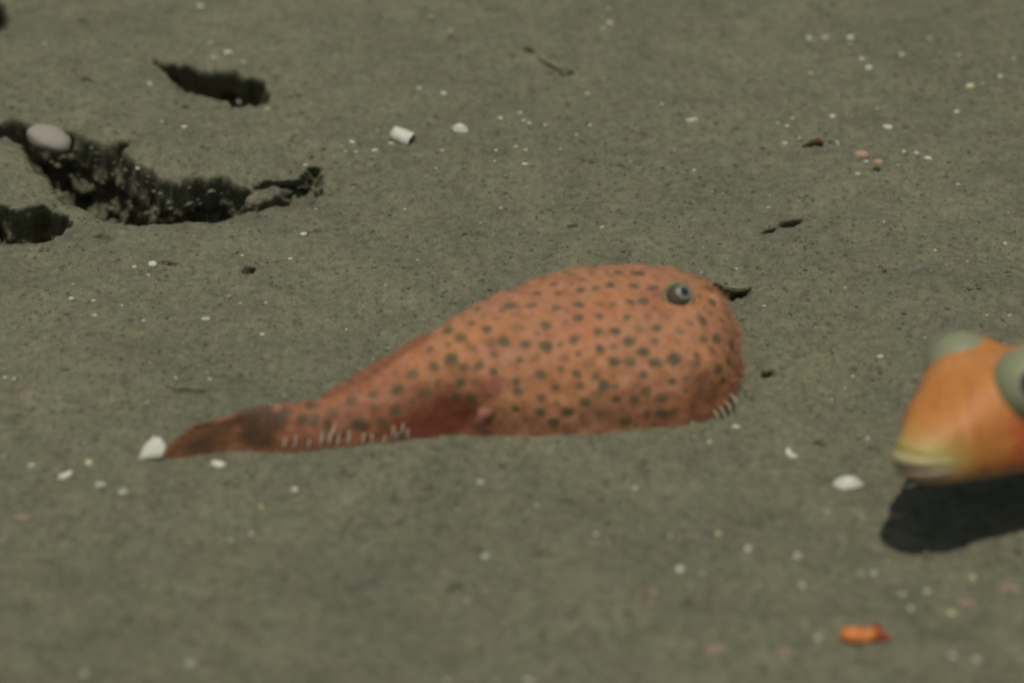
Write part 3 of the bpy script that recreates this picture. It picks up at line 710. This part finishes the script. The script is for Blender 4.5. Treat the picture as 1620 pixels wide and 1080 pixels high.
pale_pebble()
valve('shell_chip', 728, 200, 28, 16, SHELL, 'small arched white shell chip right of the white tube shell', -14, 5, 0.55, (0.2, 0.1))

def plate(name, px, py, outline, thick, mat, label, rot=(0.3, 0, 0), cat='shell fragment', curl=0.15, lift=0.0):
    """flat broken shell plate; outline in photo pixels about (px,py), standing in the plane facing the viewer, leaned by rot"""
    p, n = hit(px, py); u = px_m(px, py); bm = bmesh.new()
    pts = [Vector((a * u, 0, -b * u)) for a, b in outline]
    # subdivide the outline, fan from the middle, thicken
    fine = []
    rr = random.Random(int(px))
    for a, b in zip(pts, pts[1:] + pts[:1]):
        for t in (0, .34, .67): fine.append(a.lerp(b, t) + Vector((rr.uniform(-.6, .6) * u, 0, rr.uniform(-.6, .6) * u)) * (1 if t else 0))
    W = max(abs(v.x) for v in fine) * 2
    bend = lambda v: Vector((v.x, curl * (v.x * v.x + v.z * v.z) / W, v.z))
    c0 = sum(fine, Vector()) / len(fine); layers = []
    for dy in (-thick / 2, thick / 2):
        D_ = Vector((0, dy * u, 0)); cvert = bm.verts.new(bend(c0) + D_)
        inner = [bm.verts.new(bend(c0.lerp(v, .6)) + D_) for v in fine]; outer = [bm.verts.new(bend(v) + D_ * .5) for v in fine]
        layers.append((cvert, inner, outer))
    N = len(fine)
    for li, (cv, inn, out) in enumerate(layers):
        for k in range(N):
            k2 = (k + 1) % N; f1 = (cv, inn[k], inn[k2]); f2 = (inn[k], out[k], out[k2], inn[k2])
            bm.faces.new(f1 if li else f1[::-1]); bm.faces.new(f2 if li else f2[::-1])
    for k in range(N):
        k2 = (k + 1) % N; bm.faces.new((layers[0][2][k], layers[0][2][k2], layers[1][2][k2], layers[1][2][k]))
    bmesh.ops.recalc_face_normals(bm, faces=bm.faces)
    for f in bm.faces: f.smooth = True
    me = bpy.data.meshes.new(name); bm.to_mesh(me); bm.free()
    o = link_mesh(name, me, mat); o.location = p + Vector((0, 0, lift)); o.rotation_euler = rot; tag(o, label, cat); return o

plate('shell_flake', 240, 728, [(-23, 0), (-12, -24), (2, -38), (14, -36), (24, -20), (27, -8), (10, -3)], 5, SHELL, 'bright white triangular shell flake touching the tip of the spotted tail', (-0.55, 0, 0))
plate('shell_flake', 345, 738, [(-13, -4), (-9, -11), (2, -10), (13, -5), (8, 2), (-4, 1)], 4, SHELL, 'small cream shell flake right under the spotted fish tail fin', (-0.9, 0, 0))
plate('shell_flake', 1252, 724, [(-9, -14), (-4, -17), (1, -8), (11, -4), (10, 0), (-2, 1), (-9, -6)], 3, SHELL, 'thin curved white shell sliver between the spotted snout and the clam shell', (-0.7, 0, 0))
plate('shell_flake', 1440, 772, [(-11, 0), (-10, -3), (8, -8), (12, -6), (2, -1)], 3, SHELL, 'thin white shell splinter at the left rim of the swimming fish shadow', (-0.8, 0, 0))
plate('shell_flake', 103, 755, [(-14, 2), (-10, -4), (8, -12), (13, -10), (8, -2), (-6, 4)], 4, SHELL, 'slanted white shell flake left of the bright triangular flake', (-0.8, 0, 0))

# orange lump
def orange_lump():
    p, n = hit(1366, 1012); u = px_m(1366, 1000)
    root = empty('orange_lump', p); tag(root, 'small orange fleshy lump with a pointed red end, alone on the near mud', 'sea creature')
    def blob(name, cs, mat):
        bm = bmesh.new()
        for (x, y, z, a, b, c_) in cs:
            r = bmesh.ops.create_icosphere(bm, subdivisions=3, radius=1); 
            for v in r['verts']: v.co = Vector((x + v.co.x * a, y + v.co.y * b, z + v.co.z * c_)) * u
        me = bpy.data.meshes.new(name); bm.to_mesh(me); bm.free(); o = link_mesh(name, me, mat, root)
        md = o.modifiers.new('fuse', 'REMESH'); md.mode = 'VOXEL'; md.voxel_size = 1.2 * u; md.use_smooth_shade = True
        sm = o.modifiers.new('soft', 'SMOOTH'); sm.iterations = 4
        return o
    blob('body', [(-17, 0, 11, 20, 15, 12), (-28, 2, 9, 11, 11, 9), (2, 0, 10, 18, 13, 10), (12, 1, 13, 12, 10, 10), (-6, -4, 7, 20, 10, 7)], ORANGE)
    t = blob('red_end', [(24, 1, 9, 13, 9, 9), (33, 0, 6, 9, 7, 6), (20, 2, 20, 5.5, 5, 10), (18, 2, 27, 3.5, 3.5, 6), (27, -2, 14, 6, 5, 6)], REDTIP)
    t['label'] = 'dark red pointed end of the orange lump'
orange_lump()

# dark red twig, grey twig
def twig(name, pxs, r, mat, label, cat='twig'):
    pts = []
    for px, py, lift in pxs:
        p, n = hit(px, py); pts.append(p + Vector((0, 0, lift * px_m(px, py))))
    me = tube_mesh(name, pts, [k * px_m(pxs[0][0], pxs[0][1]) for k in r], 8)
    for v in me.vertices: v.co += Vector((random.uniform(-1, 1), random.uniform(-1, 1), random.uniform(-1, 1))) * 0.00014
    o = link_mesh(name, me, mat); tag(o, label, cat)
twig('wood_scrap', [(1268, 233, 1), (1277, 232, 3), (1286, 230, 5), (1294, 229, 6), (1302, 231, 4)], [1.6, 3.2, 4.6, 5.2, 2.6], REDWOOD, 'dark red-brown scrap of wood left of the peach lumps', 'wood scrap')
GREYTWIG = plain('grey_twig', (0.16, 0.15, 0.085), 0.9, 700, 0.3)
twig('twig', [(832, 76, 1), (846, 82, 3), (858, 98, 4), (866, 103, 5), (876, 108, 6), (884, 112, 4), (905, 114, 1)], [1.2, 2.2, 2.6, 3.6, 4.2, 3.4, 1.2], GREYTWIG, 'thin bent olive-grey twig lying on the far mud', 'twig')
twig('twig', [(1140, 452, 1), (1165, 458, 3), (1186, 457, 1.5)], [1.2, 2.0, 1.0], GREYTWIG, 'short grey twig over the little pit beyond the spotted snout', 'twig')

BIGS = [  # name, px, py, w, h, material, label, category
 ('peach_lump', 1363, 240, 25, 22, PEACH, 'larger peach coloured lump of the pair, upper left one', 'lump'),
 ('peach_lump', 1389, 254, 20, 16, PEACH, 'smaller peach coloured lump of the pair, lower right one', 'lump'),
 ('dark_pebble', 1387, 265, 13, 8, PEBBLE, 'dark pebble against the near side of the smaller peach lump', 'pebble'),
 ('yellow_pebble', 1534, 133, 15, 13, SHELL_CREAM, 'round yellowish pebble among white specks on the far right mud', 'pebble'),
 ('shell_fragment', 1581, 119, 13, 9, SHELL, 'white shell fragment right of the round yellowish pebble', 'shell fragment'),
 ('shell_fragment', 1514, 175, 12, 7, SHELL, 'white shell fragment below the round yellowish pebble', 'shell fragment'),
 ('shell_fragment', 1404, 199, 20, 9, SHELL, 'longish white shell fragment above the peach lumps', 'shell fragment'),
 ('shell_fragment', 1468, 248, 14, 9, SHELL, 'white shell fragment well to the right of the peach lumps', 'shell fragment'),
 ('shell_fragment', 1450, 241, 9, 6, SHELL, 'small white shell fragment between the peach lumps and a larger white one', 'shell fragment'),
 ('shell_fragment', 1371, 254, 9, 7, SHELL, 'white shell fragment wedged between the two peach lumps', 'shell fragment'),
 ('shell_fragment', 1357, 273, 10, 6, SHELL, 'white shell fragment nearest below the peach lumps', 'shell fragment'),
 ('shell_fragment', 1317, 182, 11, 9, SHELL, 'white shell fragment with a dark hollow under it, above the red-brown scrap', 'shell fragment'),
 ('shell_fragment', 1325, 224, 7, 15, SHELL_GREY, 'upright pale grey shell fragment between the red-brown scrap and the peach lumps', 'shell fragment'),
 ('shell_fragment', 1242, 225, 9, 6, SHELL, 'white shell fragment just left of the red-brown scrap', 'shell fragment'),
 ('shell_fragment', 1095, 188, 17, 9, SHELL_GREY, 'pale greyish shell fragment alone far above the spotted fish head', 'shell fragment'),
 ('shell_fragment', 1345, 57, 11, 10, SHELL, 'brightest of three blurred white fragments in a row at the top right', 'shell fragment'),
 ('shell_fragment', 1305, 57, 12, 11, SHELL_GREY, 'middle greyish one of three blurred fragments in a row at the top right', 'shell fragment'),
 ('shell_fragment', 1280, 58, 11, 11, SHELL_GREY, 'faintest, leftmost of three blurred fragments in a row at the top right', 'shell fragment'),
 ('shell_fragment', 1374, 105, 12, 8, SHELL, 'lower white fragment of two under the blurred row at the top right', 'shell fragment'),
 ('shell_fragment', 1363, 91, 9, 7, SHELL, 'upper white fragment of two under the blurred row at the top right', 'shell fragment'),
 ('shell_fragment', 1425, 85, 11, 10, SHELL_GREY, 'faint grey fragment right of the two white ones at the top right', 'shell fragment'),
 ('shell_fragment', 965, 35, 12, 7, SHELL, 'white shell fragment at the top, largest of its trio beyond the grey twig', 'shell fragment'),
 ('shell_fragment', 702, 146, 11, 6, SHELL, 'white shell fragment above the arched chip', 'shell fragment'),
 ('shell_fragment', 593, 236, 12, 5, SHELL, 'flat cream fragment just below left of the white tube shell', 'shell fragment'),
 ('shell_fragment', 618, 225, 10, 7, SHELL_GREY, 'grey fragment pressed against the near side of the white tube shell', 'shell fragment'),
 ('shell_fragment', 557, 223, 10, 5, SHELL, 'yellowish white fragment left of the white tube shell', 'shell fragment'),
 ('shell_fragment', 830, 258, 10, 5, SHELL, 'brightest little fragment midway between the arched chip and the spotted fish', 'shell fragment'),
 ('shell_fragment', 318, 8, 14, 8, SHELL, 'white fragment at the top edge above the upper burrow hole', 'shell fragment'),
 ('shell_fragment', 361, 81, 12, 8, SHELL, 'bright white fragment just above the upper burrow hole', 'shell fragment'),
 ('shell_fragment', 332, 66, 10, 6, SHELL_GREY, 'greyish fragment above left of the bright one by the upper burrow hole', 'shell fragment'),
 ('mud_lump', 381, 158, 18, 12, SHELL_GREY, 'pale lump sitting in the near rim of the upper burrow hole', 'lump'),
 ('shell_fragment', 292, 199, 9, 7, SHELL_CREAM, 'cream fragment on the mud between the two big burrows', 'shell fragment'),
 ('shell_fragment', 237, 131, 9, 4, SHELL, 'flat white fragment left of the upper burrow hole', 'shell fragment'),
 ('shell_fragment', 218, 264, 8, 7, SHELL, 'bright fragment on the inner wall of the wide dark burrow', 'shell fragment'),
 ('shell_fragment', 473, 293, 11, 8, SHELL, 'bright fragment in the right end of the wide dark burrow', 'shell fragment'),
 ('shell_fragment', 482, 260, 10, 6, SHELL_GREY, 'pale fragment on the rim above the right end of the wide burrow', 'shell fragment'),
 ('shell_fragment', 241, 414, 14, 12, SHELL, 'bright white fragment with a dark groove beside it, below the wide burrow', 'shell fragment'),
 ('shell_fragment', 480, 368, 11, 7, SHELL, 'bright fragment on the mud below the right end of the wide burrow', 'shell fragment'),
 ('shell_fragment', 460, 408, 10, 6, SHELL, 'white fragment below right of the wide burrow, nearer than its bright neighbour', 'shell fragment'),
 ('shell_fragment', 325, 502, 15, 5, SHELL_GREY, 'long pale fragment on bare mud above the spotted tail', 'shell fragment'),
 ('shell_fragment', 360, 467, 14, 6, SHELL_ROSE, 'flat pinkish fragment on bare mud halfway between wide burrow and tail', 'shell fragment'),
 ('shell_fragment', 160, 763, 19, 14, SHELL_GREY, 'blurred grey-white fragment right of the slanted white flake', 'shell fragment'),
 ('shell_fragment', 195, 775, 19, 9, SHELL_GREY, 'flat blurred pinkish white fragment nearest below the triangular flake', 'shell fragment'),
 ('shell_fragment', 50, 733, 13, 8, SHELL, 'white fragment near the left edge beside the slanted flake', 'shell fragment'),
 ('shell_fragment', 140, 728, 12, 12, SHELL_CREAM, 'yellowish blurred fragment above the slanted white flake', 'shell fragment'),
 ('shell_fragment', 35, 815, 30, 8, SHELL_ROSE, 'faint wide pinkish fragment at the lower left', 'shell fragment'),
 ('shell_fragment', 467, 771, 13, 12, SHELL, 'round white fragment on the near mud below the tail filaments', 'shell fragment'),
 ('shell_fragment', 761, 759, 13, 12, SHELL_GREY, 'round greyish fragment on the near mud below the pectoral fin', 'shell fragment'),
 ('shell_fragment', 768, 877, 13, 11, SHELL, 'round white fragment alone in the middle of the near mud', 'shell fragment'),
 ('shell_fragment', 1075, 896, 15, 18, SHELL, 'tall white fragment on the near mud below the spotted head', 'shell fragment'),
 ('shell_fragment', 1034, 932, 19, 15, SHELL_ROSE, 'orange-tinged fragment with a dark underside near the tall white one', 'shell fragment'),
 ('shell_fragment', 1183, 865, 12, 12, SHELL, 'brightest round fragment below the clam shell, to its left', 'shell fragment'),
 ('shell_fragment', 1137, 841, 9, 9, SHELL_CREAM, 'small cream fragment left of the brightest round one below the clam', 'shell fragment'),
 ('shell_fragment', 1262, 875, 15, 17, SHELL_GREY, 'larger grey-white lump with a dark crack behind it, below the clam shell', 'shell fragment'),
 ('shell_fragment', 1363, 903, 10, 10, SHELL_GREY, 'left one of two neighbouring pale fragments under the fish shadow', 'shell fragment'),
 ('shell_fragment', 1383, 904, 11, 9, SHELL_GREY, 'right one of two neighbouring pale fragments under the fish shadow', 'shell fragment'),
 ('shell_fragment', 1269, 923, 12, 9, SHELL_CREAM, 'yellowish fragment between the grey-white lump and the orange lump', 'shell fragment'),
 ('shell_fragment', 1467, 933, 12, 10, SHELL, 'bright fragment upper right of the orange lump, below the fish shadow', 'shell fragment'),
 ('shell_fragment', 1441, 959, 11, 10, SHELL, 'white fragment between the bright one and the orange lump', 'shell fragment'),
 ('shell_fragment', 1428, 938, 12, 9, SHELL_GREY, 'faint grey fragment left of the bright one below the fish shadow', 'shell fragment'),
 ('shell_fragment', 1507, 967, 11, 10, SHELL_CREAM, 'greenish white fragment right of the orange lump', 'shell fragment'),
 ('shell_fragment', 1539, 910, 10, 9, SHELL_CREAM, 'cream fragment below the right part of the fish shadow', 'shell fragment'),
 ('shell_fragment', 1293, 1005, 13, 13, SHELL_GREY, 'round pale fragment left of the orange lump', 'shell fragment'),
 ('shell_fragment', 1508, 1034, 18, 13, SHELL_GREY, 'larger white fragment at the bottom right below the orange lump', 'shell fragment'),
 ('shell_fragment', 1543, 1038, 13, 14, SHELL_GREY, 'faint grey fragment right of the larger white one at the bottom right', 'shell fragment'),
 ('shell_fragment', 1130, 1022, 34, 12, SHELL_ROSE, 'wide pinkish flat fragment at the bottom left of the orange lump', 'shell fragment'),
 ('shell_fragment', 1240, 1024, 28, 16, SHELL_ROSE, 'reddish brown blurred fragment between the wide pinkish one and the orange lump', 'shell fragment'),
 ('shell_fragment', 1600, 928, 44, 12, SHELL_ROSE, 'long pinkish fragment at the right edge below the fish shadow', 'shell fragment'),
 ('shell_fragment', 1530, 951, 28, 13, SHELL_ROSE, 'pinkish brown fragment left of the long pinkish one at the right edge', 'shell fragment'),
 ('shell_fragment', 1416, 813, 27, 6, SHELL_ROSE, 'flat pinkish grey fragment just left of the fish shadow', 'shell fragment'),
 ('shell_fragment', 1393, 562, 11, 7, SHELL, 'white fragment left of the swimming fish forehead', 'shell fragment'),
 ('shell_fragment', 1371, 650, 9, 7, SHELL, 'small white fragment left of the swimming fish cheek', 'shell fragment'),
 ('shell_fragment', 1372, 691, 8, 12, SHELL_GREY, 'upright little fragment with a dark base above the clam shell', 'shell fragment'),
 ('shell_fragment', 1165, 673, 12, 7, SHELL, 'pale fragment right under the chin of the spotted fish', 'shell fragment'),
 ('shell_fragment', 1123, 697, 9, 7, SHELL, 'round white fragment below the mouth of the spotted fish', 'shell fragment'),
 ('dark_pebble', 1610, 870, 12, 10, PEBBLE, 'dark pebble at the right edge touching the swimming fish shadow', 'pebble'),
 ('shell_fragment', 835, 1072, 15, 13, SHELL_GREY, 'faint grey fragment at the bottom edge near the middle', 'shell fragment'),
 ('shell_fragment', 302, 1047, 13, 11, SHELL_GREY, 'faint grey fragment near the bottom edge on the left', 'shell fragment'),
 ('shell_fragment', 132, 1063, 15, 13, SHELL_GREY, 'faint grey fragment in the lower left corner', 'shell fragment'),
]
for nm, px, py, a, b, m_, lab, cat in BIGS:
    chip(nm, px, py, a, b, m_, lab, cat, sub=2)

SMALL = [(1345,68,7),(1283,115,8),(1517,86,7),(1603,92,6),(1555,131,6),(1430,238,8),(1265,218,7),(1231,194,6),(1245,198,8),(1254,186,7),(1388,171,6),(1420,260,6),(963,13,8),(954,44,8),(682,25,9),(712,47,8),(663,138,9),(929,146,9),(955,124,7),(792,185,9),(823,177,8),(828,189,7),(837,193,8),(862,197,7),(933,197,9),(912,212,7),(547,238,6),(563,239,8),(816,231,7),(832,236,8),(782,254,6),(998,255,6),(792,328,5),(952,358,7),(1047,163,6),(783,237,9),(338,90,8),(385,97,8),(256,191,8),(423,171,8),(71,69,6),(200,95,5),(213,420,9),(235,434,6),(150,497,10),(227,506,6),(193,482,5),(415,527,9),(332,598,9),(278,596,6),(8,595,10),(22,597,7),(233,635,6),(113,470,9),(148,474,7),(115,448,5),(383,403,6),(1165,424,6),(1530,412,6),(1590,383,9),(1561,497,7),(1597,497,7),(1463,533,6),(1349,594,7),(1336,612,6),(1337,454,5),(1230,748,6),(1308,807,6),(848,798,9),(943,843,9),(1060,846,8),(738,948,9),(707,1075,10),(1005,770,8),(413,799,9),(397,841,9),(365,853,9),(690,265,6),(597,205,6),(640,330,6),(500,330,6),(560,295,5),(1110,430,5),(1098,690,7),(1110,905,7),(1480,395,6),(1216,327,7),(1127,302,6),(1098,268,6),(1515,290,7),(1470,60,7),(700,237,6),(610,450,6),(760,352,5),(660,410,5),(548,520,5),(420,478,6),(380,478,6)]
LM = [('upper burrow hole', 335, 130), ('wide dark burrow', 270, 310), ('pinkish grey pebble', 75, 210), ('left burrow hole', 50, 355), ('white tube shell', 635, 215), ('arched shell chip', 728, 199), ('grey twig', 875, 108),
      ('white trio, top edge', 962, 30), ('red-brown wood scrap', 1285, 229), ('peach lumps', 1375, 246), ('yellowish pebble', 1534, 133), ('top right blurred row', 1312, 57), ('spotted fish eye', 1071, 468),
      ('spotted fish back', 850, 440), ('spotted fish chin', 1150, 660), ('triangular white flake', 240, 710), ('spotted fish tail stem', 470, 640), ('slanted white flake', 103, 750), ('clam shell', 1342, 757),
      ('curved shell sliver', 1252, 716), ('swimming fish forehead', 1500, 560), ('swimming fish shadow', 1500, 840), ('orange fleshy lump', 1370, 1000), ('tall white near fragment', 1075, 897),
      ('lone middle round fragment', 768, 877), ('round fragment below filaments', 467, 771), ('groove-side bright fragment', 241, 414), ('short twig by the snout', 1190, 458), ('left mud edge', 10, 560)]
WAY = ['right of', 'above right of', 'above', 'above left of', 'left of', 'below left of', 'below', 'below right of']
TINTS = [(SHELL, 'white'), (SHELL, 'white'), (SHELL_GREY, 'grey'), (SHELL_CREAM, 'yellowish')]
rows_ = []
for px, py, sz in SMALL:
    lm = min(LM, key=lambda l: math.hypot(l[1] - px, (l[2] - py) * 1.3))
    d = int(round(math.atan2(lm[2] - py, px - lm[1]) / (math.pi / 4))) % 8
    rows_.append([px, py, sz, *random.choice(TINTS), lm[0], WAY[d], math.hypot(lm[1] - px, (lm[2] - py) * 1.3)])
RANK = {1: [''], 2: [', closer of two', ', farther of two'], 3: [', closest of three', ', middle of three', ', farthest of three']}
for r_w in rows_:
    px, py, sz, mt, tn, lm, way, dd = r_w
    same = sorted([q for q in rows_ if q[4:7] == r_w[4:7]], key=lambda q: q[7])
    ords = RANK.get(len(same)) or [', ' + o_w + ' in line' for o_w in ('first', 'second', 'third', 'fourth', 'fifth', 'sixth', 'seventh', 'eighth')]
    chip('shell_speck', px, py, sz * random.uniform(.9, 1.25), sz * random.uniform(.6, .9), mt,
         f'tiny {tn} shell speck {way} the {lm}' + ords[same.index(r_w)], 'shell speck', 'tiny shell specks scattered over the mud', sub=1)

# ------------------------------------------------------------------ loose grit and crumbs nobody could count
def grit(name, n, size, mat, seed, px_area=None, flat=0.7, lift=0.2):
    r_ = np.random.default_rng(seed)
    base = np.array([(1, 0, 0), (-1, 0, 0), (0, 1, 0), (0, -1, 0), (0, 0, 1), (0, 0, -1)], float)
    F_ = np.array([(0, 2, 4), (2, 1, 4), (1, 3, 4), (3, 0, 4), (2, 0, 5), (1, 2, 5), (3, 1, 5), (0, 3, 5)])
    P = []
    for k in range(n):
        if px_area: px, py = px_area(r_)
        else: px, py = r_.uniform(-30, 1650), r_.uniform(-20, 1100)
        p, nn = hit(px, py)
        if px_area and p.z > -0.007: continue
        if nn.z < 0.2 and not px_area: continue
        P.append(p)
    P = np.array([tuple(p) for p in P]); n = len(P)
    s = size * r_.lognormal(0, 0.35, n)
    V = base[None] * r_.uniform(.55, 1.3, (n, 6, 1)) * s[:, None, None] * 0.5
    a = r_.uniform(0, 2 * np.pi, n); ca, sa = np.cos(a)[:, None], np.sin(a)[:, None]
    Vx = V[..., 0] * ca - V[..., 1] * sa; Vy = V[..., 0] * sa + V[..., 1] * ca
    V = np.stack([Vx, Vy, V[..., 2] * flat], -1) + P[:, None]; V[..., 2] += (s * lift)[:, None]
    f = (F_[None] + (np.arange(n) * 6)[:, None, None]).reshape(-1, 3)
    me = bpy.data.meshes.new(name); me.from_pydata(V.reshape(-1, 3).tolist(), [], f.tolist()); me.update()
    o = link_mesh(name, me, mat); tag(o, kind='stuff'); return o
grit('mud_crumbs', 9000, 0.0011, MUD, 1)
grit('dark_grit', 700, 0.0007, PEBBLE, 2, lift=0.1)
grit('pale_grit', 420, 0.0007, SHELL_GREY, 3)
def in_burrow(r_): return r_.uniform(60, 430), r_.uniform(235, 350)
grit('burrow_crumbs', 330, 0.0021, MUD, 4, in_burrow)
